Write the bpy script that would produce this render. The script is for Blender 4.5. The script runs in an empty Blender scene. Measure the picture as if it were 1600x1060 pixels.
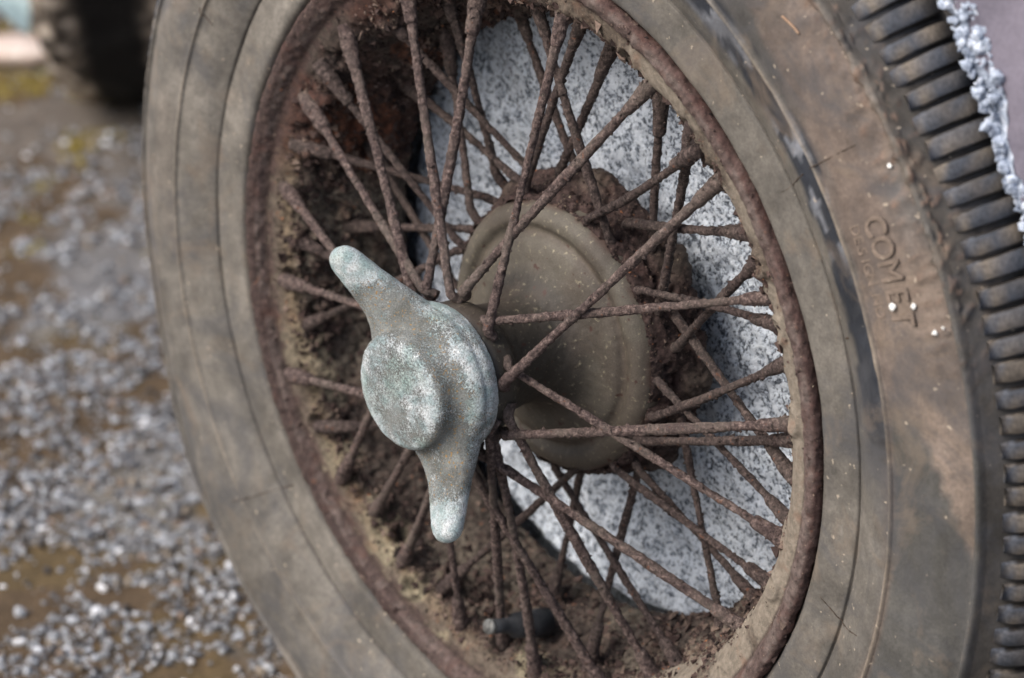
import bpy, bmesh, math, random
import numpy as np
from mathutils import Vector, Matrix, Quaternion

R_ = math.radians
sc = bpy.context.scene
col = sc.collection

# ---------------------------------------------------------------- camera
HUB_Z = 0.343                                   # wheel centre above the ground
CAMLOC = Vector((1.1191, -1.0145, 0.6754 + HUB_Z))
th, ph = R_(50.18), R_(15.79)
n_ = Vector((-math.sin(th) * math.cos(ph), math.sin(ph), -math.cos(th) * math.cos(ph)))
pt = math.atan(math.tan(ph) / math.cos(th))
u_ = Vector((0, -math.cos(pt), -math.sin(pt)))
s_ = n_.cross(u_)
if s_.x < 0: s_ = -s_
cam_d = bpy.data.cameras.new("camera")
cam = bpy.data.objects.new("camera", cam_d); col.objects.link(cam); sc.camera = cam
right = Vector((s_.x, -n_.x, u_.x)); up = Vector((-s_.y, n_.y, -u_.y)); back = Vector((-s_.z, n_.z, -u_.z))
mw = Matrix((right, up, back)).transposed().to_4x4(); mw.translation = CAMLOC
cam.matrix_world = mw
cam_d.sensor_width = 36; cam_d.lens = 5004 / 1600 * 36
cam_d.clip_start = 0.05; cam_d.clip_end = 200
cam_d.dof.use_dof = True; cam_d.dof.focus_distance = 1.565; cam_d.dof.aperture_fstop = 7.6
cam_d.dof.aperture_blades = 0

# ---------------------------------------------------------------- light
SUN_EL, SUN_AZ = R_(43), R_(-16)     # azimuth measured from -Y towards +X
world = bpy.data.worlds.new("World"); sc.world = world; world.use_nodes = True
wn = world.node_tree; bg = wn.nodes["Background"]
sky = wn.nodes.new("ShaderNodeTexSky"); sky.sky_type = 'NISHITA'; sky.sun_disc = False
sky.sun_elevation = SUN_EL; sky.sun_rotation = R_(180) - SUN_AZ
sky.air_density = 1.0; sky.dust_density = 4.0; sky.ozone_density = 0.8
wn.links.new(sky.outputs[0], bg.inputs[0]); bg.inputs[1].default_value = 0.105
sun_d = bpy.data.lights.new("sun", 'SUN'); sun = bpy.data.objects.new("sun", sun_d); col.objects.link(sun)
sun_d.energy = 1.5; sun_d.angle = R_(40); sun_d.color = (1.0, 0.96, 0.9)
sd = Vector((math.sin(SUN_AZ) * math.cos(SUN_EL), -math.cos(SUN_AZ) * math.cos(SUN_EL), math.sin(SUN_EL)))
sun.rotation_euler = sd.to_track_quat('Z', 'Y').to_euler()
sc.view_settings.view_transform = 'Standard'; sc.view_settings.look = 'None'
sc.view_settings.gamma = 1.0; sc.view_settings.use_curve_mapping = False
sc.view_settings.exposure = 1.05
sc.cycles.max_bounces = 8; sc.cycles.diffuse_bounces = 4

# ---------------------------------------------------------------- helpers
rng = np.random.default_rng(7); random.seed(7)

def _hash(ix, iy, iz, seed):
    h = (ix.astype(np.int64) * 374761393 + iy.astype(np.int64) * 668265263 + iz.astype(np.int64) * 2147483647 + seed * 1274126177) & 0xffffffff
    h = ((h ^ (h >> 13)) * 1274126177) & 0xffffffff
    h = ((h ^ (h >> 16)) * 2246822519) & 0xffffffff
    return ((h ^ (h >> 15)) & 0xffffff) / float(0xffffff)

def vnoise(P, scale, seed=0):
    Q = np.asarray(P, float) * scale + 1000.0
    i = np.floor(Q).astype(np.int64); f = Q - i; f = f * f * (3 - 2 * f)
    r = 0
    for dx in (0, 1):
        for dy in (0, 1):
            for dz in (0, 1):
                w = (f[:, 0] if dx else 1 - f[:, 0]) * (f[:, 1] if dy else 1 - f[:, 1]) * (f[:, 2] if dz else 1 - f[:, 2])
                r = r + w * _hash(i[:, 0] + dx, i[:, 1] + dy, i[:, 2] + dz, seed)
    return r

def fbm(P, scale, octv=4, seed=0):
    r = 0; a = 0.5; t = 0
    for k in range(octv):
        r = r + a * vnoise(P, scale * 2.03 ** k, seed + k * 17); t += a; a *= 0.5
    return r / t

def smooth01(x, a, b):
    t = np.clip((x - a) / (b - a), 0, 1); return t * t * (3 - 2 * t)

def mesh_np(name, V, F, mat=None, smooth=True, attrs=None, uv=None):
    """V (n,3), F (m,k) constant polygon size."""
    me = bpy.data.meshes.new(name)
    V = np.asarray(V, np.float32); F = np.asarray(F, np.int32); k = F.shape[1]
    me.vertices.add(len(V)); me.vertices.foreach_set("co", V.ravel())
    me.loops.add(F.size); me.loops.foreach_set("vertex_index", F.ravel())
    me.polygons.add(len(F)); me.polygons.foreach_set("loop_start", np.arange(0, F.size, k, dtype=np.int32))
    try: me.polygons.foreach_set("loop_total", np.full(len(F), k, np.int32))
    except Exception: pass
    me.polygons.foreach_set("use_smooth", np.full(len(F), smooth, bool))
    me.update(calc_edges=True)
    for an, dat in (attrs or {}).items():
        dat = np.asarray(dat, np.float32)
        if dat.ndim == 1:
            a = me.attributes.new(an, 'FLOAT', 'POINT'); a.data.foreach_set("value", dat)
        else:
            if dat.shape[1] == 3: dat = np.c_[dat, np.ones(len(dat), np.float32)]
            a = me.attributes.new(an, 'FLOAT_COLOR', 'POINT'); a.data.foreach_set("color", dat.astype(np.float32).ravel())
    if mat: me.materials.append(mat)
    return me

def link(name, me, parent=None, loc=None):
    o = bpy.data.objects.new(name, me); col.objects.link(o)
    if parent is not None: o.parent = parent
    if loc is not None: o.location = loc
    return o

def tag(o, label=None, cat=None, group=None, kind=None):
    if label: o['label'] = label
    if cat: o['category'] = cat
    if group: o['group'] = group
    if kind: o['kind'] = kind
    return o

def empty(name, loc=(0, 0, 0)):
    o = bpy.data.objects.new(name, None); col.objects.link(o); o.location = loc; o.empty_display_size = 0.05
    return o

def bm_obj(name, bm, mat, parent=None, smooth=True):
    me = bpy.data.meshes.new(name); bm.to_mesh(me); bm.free()
    if smooth:
        me.polygons.foreach_set("use_smooth", np.ones(len(me.polygons), bool))
    if mat: me.materials.append(mat)
    return link(name, me, parent)

def resample(prof, step):
    P = np.array(prof, float); out = [P[0]]
    for a, b in zip(P[:-1], P[1:]):
        k = max(1, int(round(np.linalg.norm(b - a) / step)))
        for j in range(1, k + 1): out.append(a + (b - a) * j / k)
    return np.array(out)

def catmull(prof, n):
    P = np.array(prof, float); P = np.vstack([2 * P[0] - P[1], P, 2 * P[-1] - P[-2]]); out = []
    for i in range(1, len(P) - 2):
        for t in np.linspace(0, 1, n, endpoint=False):
            a, b, c, d = P[i - 1], P[i], P[i + 1], P[i + 2]
            out.append(.5 * ((2 * b) + (-a + c) * t + (2 * a - 5 * b + 4 * c - d) * t * t + (-a + 3 * b - 3 * c + d) * t ** 3))
    out.append(P[-2]); return np.array(out)

def lathe(prof, nseg):
    """profile rows (r, yout); yout = distance towards the outboard side (-Y). returns V, F, ang, r, y, normals"""
    P = np.asarray(prof, float); m = len(P)
    a = np.linspace(0, 2 * np.pi, nseg, endpoint=False)
    A, I = np.meshgrid(a, np.arange(m), indexing='ij')
    r = P[I, 0]; y = P[I, 1]
    V = np.stack([r * np.cos(A), -y, r * np.sin(A)], -1).reshape(-1, 3)
    T = np.gradient(P, axis=0); N = np.c_[-T[:, 1], T[:, 0]]
    N /= (np.linalg.norm(N, axis=1, keepdims=True) + 1e-12)
    nr, ny = N[I, 0], N[I, 1]
    NN = np.stack([nr * np.cos(A), -ny, nr * np.sin(A)], -1).reshape(-1, 3)
    i = np.arange(nseg)[:, None]; j = np.arange(m - 1)[None, :]
    a0 = i * m + j; a1 = ((i + 1) % nseg) * m + j
    F = np.stack([a0, a1, a1 + 1, a0 + 1], -1).reshape(-1, 4)
    return V, F, A.ravel(), r.ravel(), y.ravel(), NN

def tube_path(P, rad, nside, jitter=0.0, seed=0, cap=True, nscale=250):
    """tube through points P with radii rad; noisy radius"""
    P = np.asarray(P, float); rad = np.asarray(rad, float); m = len(P)
    T = np.gradient(P, axis=0); T /= np.linalg.norm(T, axis=1, keepdims=True)
    ref = np.array([0.13, 0.91, 0.37]);
    U = np.cross(T, ref); U /= np.linalg.norm(U, axis=1, keepdims=True); Wv = np.cross(T, U)
    a = np.linspace(0, 2 * np.pi, nside, endpoint=False)
    D = U[:, None, :] * np.cos(a)[None, :, None] + Wv[:, None, :] * np.sin(a)[None, :, None]
    V = (P[:, None, :] + D * rad[:, None, None]).reshape(-1, 3)
    if jitter:
        nz = fbm(V, nscale, 3, seed) - .5
        V = V + D.reshape(-1, 3) * (nz * 2 * jitter)[:, None]
    i = np.arange(m - 1)[:, None]; j = np.arange(nside)[None, :]
    a0 = i * nside + j; a1 = i * nside + (j + 1) % nside
    F = np.stack([a0, a1, a1 + nside, a0 + nside], -1).reshape(-1, 4)
    if cap:
        V = np.vstack([V, P[0], P[-1]]); c0, c1 = len(V) - 2, len(V) - 1
        j = np.arange(nside); f0 = np.stack([np.full(nside, c0), (j + 1) % nside, j, j], -1)
        b = (m - 1) * nside; f1 = np.stack([np.full(nside, c1), b + j, b + (j + 1) % nside, b + (j + 1) % nside], -1)
        F = np.vstack([F, ])
        capF = np.vstack([f0[:, :3], f1[:, :3]])
        # quads -> tris so that one polygon size serves all
        F = np.vstack([F[:, [0, 1, 2]], F[:, [0, 2, 3]], capF])
    return V, F

def shards(C, N, size, seed=0, thick=.35):
    """irregular little rust flakes: one squashed tetra-like chip each (5 verts, 6 tris)"""
    g = np.random.default_rng(seed); n = len(C)
    size = np.broadcast_to(size, (n,))
    t = g.normal(size=(n, 3)); t -= N * (t * N).sum(1, keepdims=True) * .8; t /= np.linalg.norm(t, axis=1, keepdims=True)
    b = np.cross(N, t); b /= np.linalg.norm(b, axis=1, keepdims=True) + 1e-9
    up = N + .55 * g.normal(size=(n, 3)); up /= np.linalg.norm(up, axis=1, keepdims=True)
    def r(lo, hi): return (g.uniform(lo, hi, n) * size)[:, None]
    v0 = C + t * r(.4, 1); v1 = C - t * r(.3, .8) + b * r(.2, .9); v2 = C - t * r(.1, .6) - b * r(.3, 1)
    v3 = C + up * r(.25, 1) + t * r(-.4, .4); v4 = C - N * r(.3, .6)
    V = np.stack([v0, v1, v2, v3, v4], 1).reshape(-1, 3)
    base = (np.arange(n) * 5)[:, None]
    tri = np.array([[0, 1, 3], [1, 2, 3], [2, 0, 3], [1, 0, 4], [2, 1, 4], [0, 2, 4]])
    F = (base[:, :, None] + tri[None]).reshape(-1, 3)
    return V, F

def srgb(r, g, b):
    f = lambda c: (c / 255) / 12.92 if c / 255 <= .04045 else ((c / 255 + .055) / 1.055) ** 2.4
    return (f(r), f(g), f(b), 1)

# ---------------------------------------------------------------- node materials
class NT:
    def __init__(s, name):
        s.m = bpy.data.materials.new(name); s.m.use_nodes = True; s.t = s.m.node_tree; s.n = s.t.nodes; s.l = s.t.links
        s.b = s.n['Principled BSDF']; s.tc = s.n.new('ShaderNodeTexCoord')
    def lk(s, a, b): s.l.new(a, b)
    def noise(s, scale, detail=5, rough=.6, vec=None, dist=0):
        n = s.n.new('ShaderNodeTexNoise'); n.inputs['Scale'].default_value = scale; n.inputs['Detail'].default_value = detail
        n.inputs['Roughness'].default_value = rough; n.inputs['Distortion'].default_value = dist
        s.lk(vec if vec is not None else s.tc.outputs['Object'], n.inputs['Vector']); return n.outputs['Fac']
    def voro(s, scale, feat='F1', out='Distance', vec=None, rnd=1):
        n = s.n.new('ShaderNodeTexVoronoi'); n.feature = feat; n.inputs['Scale'].default_value = scale; n.inputs['Randomness'].default_value = rnd
        s.lk(vec if vec is not None else s.tc.outputs['Object'], n.inputs['Vector']); return n.outputs[out]
    def ramp(s, fac, stops, interp='LINEAR'):
        n = s.n.new('ShaderNodeValToRGB'); n.color_ramp.interpolation = interp; e = n.color_ramp.elements
        while len(e) < len(stops): e.new(.5)
        for k, (p, c) in enumerate(stops):
            e[k].position = p; e[k].color = c if isinstance(c, tuple) else (c, c, c, 1)
        s.lk(fac, n.inputs[0]); return n.outputs[0]
    def mix(s, fac, a, b, mode='MIX'):
        n = s.n.new('ShaderNodeMix'); n.data_type = 'RGBA'; n.blend_type = mode
        for v, i in ((fac, 0), (a, 6), (b, 7)):
            if isinstance(v, (int, float)): n.inputs[i].default_value = v
            elif isinstance(v, tuple): n.inputs[i].default_value = v
            else: s.lk(v, n.inputs[i])
        return n.outputs[2]
    def math(s, op, a, b=0.0):
        n = s.n.new('ShaderNodeMath'); n.operation = op
        for v, i in ((a, 0), (b, 1)):
            if isinstance(v, (int, float)): n.inputs[i].default_value = v
            else: s.lk(v, n.inputs[i])
        return n.outputs[0]
    def attr(s, name, out='Color'):
        n = s.n.new('ShaderNodeAttribute'); n.attribute_name = name; return n.outputs[out]
    def scalevec(s, v3, vec=None):
        n = s.n.new('ShaderNodeVectorMath'); n.operation = 'MULTIPLY'; n.inputs[1].default_value = v3
        s.lk(vec if vec is not None else s.tc.outputs['Object'], n.inputs[0]); return n.outputs[0]
    def bump(s, h, strength=.5, dist=.001, prev=None):
        n = s.n.new('ShaderNodeBump'); n.inputs['Strength'].default_value = strength; n.inputs['Distance'].default_value = dist
        s.lk(h, n.inputs['Height'])
        if prev is not None: s.lk(prev, n.inputs['Normal'])
        return n.outputs[0]
    def out(s, colr, rough=.8, nrm=None, spec=.3, metal=0):
        if isinstance(colr, tuple): s.b.inputs['Base Color'].default_value = colr
        else: s.lk(colr, s.b.inputs['Base Color'])
        if isinstance(rough, (int, float)): s.b.inputs['Roughness'].default_value = rough
        else: s.lk(rough, s.b.inputs['Roughness'])
        s.b.inputs['Specular IOR Level'].default_value = spec; s.b.inputs['Metallic'].default_value = metal
        if nrm is not None: s.lk(nrm, s.b.inputs['Normal'])
        return s.m

def mat_rust_spoke(name='rusty_spoke_metal', dust=.5, seedoff=0.0, dark=1.0):
    t = NT(name)
    oi = t.n.new('ShaderNodeObjectInfo'); add = t.n.new('ShaderNodeVectorMath'); add.operation = 'ADD'
    t.lk(t.tc.outputs['Object'], add.inputs[0]); t.lk(oi.outputs['Random'], add.inputs[1]); v = add.outputs[0]
    n1 = t.noise(90, 6, .65, v); n2 = t.noise(420, 5, .7, v); n3 = t.noise(1300, 4, .7, v); n4 = t.noise(35, 3, .5, v)
    base = t.ramp(n2, [(.32, srgb(34 * dark, 27 * dark, 26 * dark)), (.45, srgb(74 * dark, 61 * dark, 59 * dark)), (.56, srgb(108 * dark, 92 * dark, 88 * dark)), (.68, srgb(150 * dark, 132 * dark, 125 * dark))])
    dustc = t.mix(t.ramp(n4, [(.45, 0.0), (.65, dust)]), base, srgb(112, 104, 96))
    c = t.mix(t.ramp(n1, [(.56, 0.0), (.66, .75)]), dustc, srgb(74, 61, 60))
    c = t.mix(t.ramp(t.noise(300, 2, .5, v), [(.68, 0.0), (.74, .6)]), c, srgb(128, 84, 62))
    c = t.mix(t.ramp(n3, [(.63, 0.0), (.70, .7)]), c, srgb(196, 182, 168))
    c = t.mix(t.ramp(n3, [(.32, .9), (.42, 0.0)]), c, srgb(34, 25, 25))
    h = t.math('ADD', t.math('MULTIPLY', n2, 1.0), t.math('MULTIPLY', n3, .6))
    return t.out(c, .82, t.bump(h, 1.0, .0022), .35)

def mat_rim():
    t = NT('rusted_rim_steel'); a = t.attr('col')
    n1 = t.noise(60, 6, .65); n2 = t.noise(260, 6, .7); n3 = t.noise(1100, 4, .7)
    pit0 = t.attr('pit', 'Fac'); rr = t.mix(t.math('ADD', t.math('MULTIPLY', pit0, .55), .45), (1, 1, 1, 1), t.ramp(n2, [(.3, .25), (.48, .9), (.68, 1.8)]))
    c = t.mix(1.0, a, rr, 'MULTIPLY')
    c = t.mix(t.ramp(n1, [(.55, 0.0), (.68, .55)]), c, t.mix(1.0, a, (1.15, .8, .7, 1), 'MULTIPLY'))
    pit = t.attr('pit', 'Fac')
    k = t.math('MULTIPLY', t.ramp(n2, [(.30, 1.0), (.45, 0.0)]), pit)
    c = t.mix(k, c, srgb(34, 24, 24))
    c = t.mix(t.math('MULTIPLY', t.ramp(n3, [(.64, 0.0), (.72, .75)]), 1.0), c, srgb(196, 176, 150))
    c = t.mix(t.math('MULTIPLY', t.ramp(t.noise(170, 2, .5), [(.70, 0.0), (.74, .6)]), pit), c, srgb(138, 92, 66))
    h = t.math('ADD', n2, t.math('MULTIPLY', n3, .5))
    return t.out(c, .85, t.bump(h, .8, .0013), .3)

def mat_hub():
    t = NT('dusty_hub_shell_paint'); a = t.attr('col')
    n1 = t.noise(35, 5, .6); n2 = t.noise(330, 5, .7); n3 = t.noise(1500, 3, .7)
    c = t.mix(1.0, a, t.ramp(n1, [(.3, .72), (.7, 1.25)]), 'MULTIPLY')
    c = t.mix(1.0, c, t.ramp(n3, [(.3, .7), (.7, 1.3)]), 'MULTIPLY')
    c = t.mix(t.ramp(n2, [(.60, 0.0), (.68, .7)]), c, srgb(150, 142, 120))
    c = t.mix(t.ramp(t.noise(180, 3, .5), [(.29, .9), (.33, 0.0)]), c, srgb(62, 40, 34))
    return t.out(c, .62, t.bump(t.math('ADD', n2, n3), .35, .0006), .4)

def mat_nut():
    t = NT('oxidised_spinner_metal'); ox = t.attr('ox', 'Fac')
    n1 = t.noise(70, 5, .6); n2 = t.ramp(t.noise(480, 4, .75), [(.34, 0.0), (.66, 1.0)]); n3 = t.ramp(t.noise(1250, 3, .8), [(.36, 0.0), (.64, 1.0)]); vv = t.voro(900)
    metal = t.ramp(n1, [(.3, srgb(108, 109, 104)), (.5, srgb(140, 143, 140)), (.72, srgb(172, 177, 176))])
    metal = t.mix(1.0, metal, t.ramp(n3, [(0.0, .62), (1.0, 1.3)]), 'MULTIPLY')
    # chalky oxide where attribute is high, broken up by fine noise
    k = t.math('ADD', t.math('MULTIPLY', ox, .40), t.math('ADD', t.math('MULTIPLY', n3, .38), t.math('MULTIPLY', n2, .22)))
    kk = t.ramp(k, [(.44, 0.0), (.50, .5), (.60, 1.0)])
    oxc = t.ramp(t.noise(160, 3, .5), [(.35, srgb(176, 198, 202)), (.5, srgb(208, 220, 224)), (.66, srgb(236, 242, 245))])
    oxc = t.mix(t.ramp(t.noise(45, 2, .5), [(.5, 0.0), (.65, .6)]), oxc, srgb(164, 190, 182))
    oxc = t.mix(1.0, oxc, t.ramp(t.noise(1000, 4, .8), [(.36, .45), (.5, .92), (.6, 1.1)]), 'MULTIPLY')
    c = t.mix(kk, metal, oxc)
    c = t.mix(t.math('MULTIPLY', t.ramp(vv, [(.12, .8), (.2, 0.0)]), t.ramp(n2, [(.45, 0.0), (.55, 1.0)])), c, srgb(66, 64, 56))
    og = t.math('MULTIPLY', t.ramp(t.noise(780, 2, .5), [(.62, 0.0), (.67, 1.0)]), t.attr('rusty', 'Fac'))
    c = t.mix(og, c, srgb(186, 148, 84))
    h = t.math('ADD', kk, t.math('MULTIPLY', n3, .8))
    return t.out(c, .68, t.bump(h, .9, .0009), .45, .15)

def mat_tyre():
    t = NT('weathered_tyre_rubber'); a = t.attr('col'); tu = t.attr('tuv', 'Vector')
    n1 = t.noise(22, 6, .6, dist=.6); n2 = t.noise(110, 6, .7); n3 = t.noise(600, 5, .7)
    c = t.mix(1.0, a, t.ramp(n1, [(.32, .62), (.52, 1.0), (.70, 1.35)]), 'MULTIPLY')
    c = t.mix(1.0, c, t.ramp(n2, [(.3, .72), (.7, 1.25)]), 'MULTIPLY')
    c = t.mix(1.0, c, t.ramp(n3, [(.3, .78), (.7, 1.2)]), 'MULTIPLY')
    st = t.noise(330, 4, .7, tu); st2 = t.noise(90, 4, .65, tu)
    c = t.mix(1.0, c, t.ramp(st, [(.3, .93), (.5, 1.0), (.7, 1.06)]), 'MULTIPLY')
    c = t.mix(t.ramp(st2, [(.52, 0.0), (.70, .3)]), c, srgb(72, 71, 72))
    c = t.mix(t.ramp(t.noise(14, 5, .65, dist=1.5), [(.50, 0.0), (.64, .55)]), c, srgb(68, 69, 73))
    c = t.mix(t.ramp(t.noise(30, 5, .65, dist=.8), [(.54, 0.0), (.68, .4)]), c, srgb(116, 103, 90))
    c = t.mix(t.ramp(n3, [(.27, .5), (.34, 0.0)]), c, srgb(58, 50, 44))
    c = t.mix(t.ramp(t.noise(240, 2, .5), [(.71, 0.0), (.75, .7)]), c, srgb(168, 156, 140))
    h = t.math('ADD', n3, t.math('MULTIPLY', n2, 1.2))
    return t.out(c, .72, t.bump(h, .35, .0008), .35)

def mat_granite():
    t = NT('split_grey_granite')
    v = t.scalevec((1, 1, .92))
    w = t.noise(600, 3, .7, v, .1); x = t.noise(120, 3, .6, v, .2); g = t.voro(420, 'F1', 'Color', v)
    sep = t.n.new('ShaderNodeSeparateColor'); t.lk(g, sep.inputs[0])
    k = t.math('ADD', t.math('MULTIPLY', w, .74), t.math('ADD', t.math('MULTIPLY', x, .26), t.math('MULTIPLY', t.math('SUBTRACT', sep.outputs[0], .5), .16)))
    c = t.ramp(k, [(.38, srgb(88, 92, 98)), (.43, srgb(146, 150, 157)), (.475, srgb(212, 216, 221)), (.52, srgb(243, 245, 247)), (.58, srgb(254, 254, 254))])
    big = t.noise(9, 4, .6)
    c = t.mix(1.0, c, t.ramp(big, [(.3, srgb(188, 196, 208)), (.6, srgb(228, 236, 246))]), 'MULTIPLY')
    return t.out(c, .6, t.bump(t.math('ADD', k, t.math('MULTIPLY', t.noise(50, 4), 2.0)), .8, .003), .4)

def mat_granite_side():
    t = NT('smooth_purple_grey_stone_side')
    c = t.ramp(t.noise(12, 5, .6, t.scalevec((1, .25, 1))), [(.3, srgb(78, 76, 88)), (.7, srgb(122, 117, 130))])
    c = t.mix(1.0, c, t.ramp(t.noise(500, 4, .7), [(.3, .85), (.7, 1.12)]), 'MULTIPLY')
    return t.out(c, .6, t.bump(t.noise(200, 4), .3, .001), .35)

def mat_simple(name, stops, scale, rough=.8, bscale=200, bd=.001, spec=.3, metal=0, bs=.5):
    t = NT(name); c = t.ramp(t.noise(scale, 6, .65), stops)
    c = t.mix(1.0, c, t.ramp(t.noise(scale * 9, 4, .7), [(.3, .75), (.7, 1.25)]), 'MULTIPLY')
    return t.out(c, rough, t.bump(t.noise(bscale, 5, .7), bs, bd), spec, metal)

def mat_attr(name, rough=.85, scale=500, lo=.75, hi=1.25, spec=.3):
    t = NT(name); c = t.mix(1.0, t.attr('col'), t.ramp(t.noise(scale, 4, .7), [(.3, lo), (.7, hi)]), 'MULTIPLY')
    return t.out(c, rough, t.bump(t.noise(scale, 4, .7), .5, .001), spec)

M_SPOKE = mat_rust_spoke('rusty_front_spoke_steel', .45)
M_SPOKE_B = mat_rust_spoke('rusty_rear_spoke_steel', .15, dark=.82)
M_RIM = mat_rim(); M_HUB = mat_hub(); M_NUT = mat_nut(); M_TYRE = mat_tyre()
M_GRAN = mat_granite(); M_SIDE = mat_granite_side()
M_FLAKE = mat_attr('rust_flakes', .85, 700, .6, 1.4)
M_GRAVEL = mat_attr('gravel_stones', .75, 260, .72, 1.3)

def L3(r, g, b): return np.array(srgb(r, g, b)[:3])

# spokes: rim end x, y, z, hub end x, y, z (wheel frame, metres), 1 = hooks into the front of the hub
SPOKES = [
(-0.1296,0.0070,0.1348,-0.0321,-0.0320,0.0238,1),
(-0.1642,0.0084,0.0895,-0.0220,-0.0320,0.0334,1),
(-0.0870,0.0120,0.1706,-0.0036,-0.0324,0.0353,1),
(-0.0419,0.0200,0.1768,-0.0261,-0.0320,0.0303,1),
(-0.1495,0.0090,0.1107,-0.0693,0.0340,0.0280,0),
(-0.1754,0.0134,0.0619,-0.0625,0.0510,0.0537,0),
(-0.1841,0.0081,0.0330,-0.0400,-0.0320,-0.0006,1),
(-0.1860,0.0154,0.0025,-0.0774,0.0455,-0.0190,0),
(-0.1859,0.0077,-0.0201,-0.0172,-0.0320,0.0173,1),
(-0.1803,0.0157,-0.0456,-0.0698,0.0340,0.0297,0),
(-0.1729,0.0001,-0.0712,-0.0078,-0.0320,-0.0279,1),
(-0.1568,0.0106,-0.1000,-0.0420,0.0580,-0.0730,0),
(-0.1409,0.0063,-0.1214,-0.0295,-0.0320,0.0263,1),
(-0.1219,0.0134,-0.1405,-0.0199,-0.0320,-0.0284,1),
(-0.0952,0.0114,-0.1598,0.0001,-0.0320,-0.0306,1),
(-0.0484,0.0114,-0.1806,-0.0224,-0.0320,-0.0331,1),
(-0.0652,0.0189,-0.1656,0.0334,0.0340,-0.0548,0),
(-0.0199,0.0166,-0.1849,0.0321,-0.0399,-0.0151,1),
(0.0119,0.0115,-0.1856,0.0246,-0.0310,-0.0256,1),
(0.0598,0.0200,-0.1842,-0.0062,-0.0320,-0.0395,1),
(-0.0175,0.0520,-0.1671,-0.0022,0.0580,-0.0850,0),
(0.0384,0.0281,-0.1718,0.0493,0.0505,-0.0657,0),
(0.0881,0.0250,-0.1625,0.0346,-0.0330,-0.0078,1),
(0.1026,0.0300,-0.1533,-0.0088,0.0405,-0.0770,0),
(0.1555,0.0200,-0.1045,0.0082,-0.0320,-0.0391,1),
(0.1251,0.0400,-0.1356,0.0783,0.0505,-0.0241,0),
(0.1380,0.0500,-0.1079,0.0536,0.0400,-0.0558,0),
(0.1593,0.0350,-0.0837,0.0421,0.0340,-0.0584,0),
(0.1818,0.0180,-0.0440,0.0316,-0.0328,0.0162,1),
(0.1859,0.0161,0.0198,0.0291,-0.0320,-0.0262,1),
(0.1847,0.0179,0.0103,0.0618,0.0340,-0.0392,0),
(0.1817,0.0221,-0.0350,0.0743,0.0340,0.0020,0),
(0.1798,0.0209,-0.0074,0.0736,0.0480,0.0330,0),
(0.1804,0.0148,0.0493,0.0707,0.0345,-0.0238,0),
(0.1691,0.0178,0.0799,0.0148,-0.0332,0.0323,1),
(0.1726,0.0191,0.0667,0.0585,0.0340,0.0453,0),
(0.1587,0.0192,0.0950,0.0781,0.0450,0.0134,0),
(0.1350,0.0149,0.1294,0.0354,-0.0384,0.0030,1),
(0.1150,0.0164,0.1462,0.0706,0.0410,0.0317,0),
(0.1507,0.0183,0.1073,0.0371,0.0475,0.0716,0),
(0.1209,0.0085,0.1401,0.0220,0.0340,0.0711,0),
(0.0609,0.0500,0.1434,0.0568,0.0495,0.0583,0),
(0.0894,0.0120,0.1655,-0.0004,-0.0320,0.0400,1),
(0.0344,0.0400,0.1634,-0.0141,0.0490,0.0800,0),
(0.0310,0.0120,0.1909,0.0248,-0.0357,0.0254,1),
(0.0239,0.0300,0.1787,-0.0261,0.0365,0.0709,0),
(-0.0097,0.0300,0.1816,0.0432,0.0355,0.0616,0),
(-0.0558,0.0600,0.1607,-0.0102,0.0580,0.0877,0),
(-0.1130,0.0177,0.1527,-0.0420,0.0575,0.0743,0),
(-0.1454,0.0576,0.0974,-0.0428,0.0500,0.0698,0),
(-0.0775,0.0300,0.1697,-0.0677,0.0580,0.0588,0),
(-0.0992,0.0500,0.1319,-0.0630,0.0340,0.0464,0),
(-0.1677,0.0422,0.0099,-0.0650,0.0380,0.0400,0),
(-0.1620,0.0515,0.0515,-0.0768,0.0390,-0.0025,0)]
SLAB = ((.257, .246), (.309, .155))
WING = [(-1.3692, 0.4878, 0.1719), (-1.2991, 0.5276, 0.1153), (-1.2828, 0.5366, 0.1018), (-1.2571, 0.5499, 0.0791), (-1.2669, 0.5612, 0.1126), (-1.2834, 0.5819, 0.1719)]
PINK = (-1.4081, 0.6305, .012)
WING_ANG = (124, -60)
# ================================================================ SETTING
FH = np.array([-0.7368, 0.6761, 0]); RH = np.array([0.6761, 0.7368, 0]); O0 = np.array([-0.34, 0.015, 0])
def ground_col(P):
    soil = L3(82, 68, 52); moss = L3(104, 90, 52); grey = L3(108, 107, 107)
    m = fbm(P, 11, 4, 3); g = fbm(P, 7, 4, 9); f = fbm(P, 60, 3, 4)
    d = (P - O0) @ FH
    far = smooth01(d, .55, 1.0)
    mm = smooth01(m, .50, .62) * (.25 + .75 * far)
    gg = smooth01(g, .47, .55)[:, None] * (1 - .6 * far[:, None])
    c = soil * (1 - gg) + grey * gg
    c = c * (1 - mm[:, None]) + moss * mm[:, None]
    return c * (.75 + .5 * f[:, None])
nu, nv = 420, 170
uu, vv = np.meshgrid(np.linspace(-.4, 2.0, nu), np.linspace(-.48, .48, nv), indexing='ij')
P = O0 + uu.reshape(-1, 1) * FH + vv.reshape(-1, 1) * RH
h = (fbm(P, 5, 3, 1) - .5) * .012 + (fbm(P, 70, 3, 2) - .5) * .006
P[:, 2] = .002 + h
i = np.arange(nu - 1)[:, None]; j = np.arange(nv - 1)[None, :]; a0 = i * nv + j
F = np.stack([a0, a0 + nv, a0 + nv + 1, a0 + 1], -1).reshape(-1, 4)
me = mesh_np('soil_patch', P, F, mat_attr('soil_with_moss', .9, 300, .6, 1.4, .2), attrs={'col': ground_col(P)})
tag(link('soil', me), kind='structure')
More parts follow.
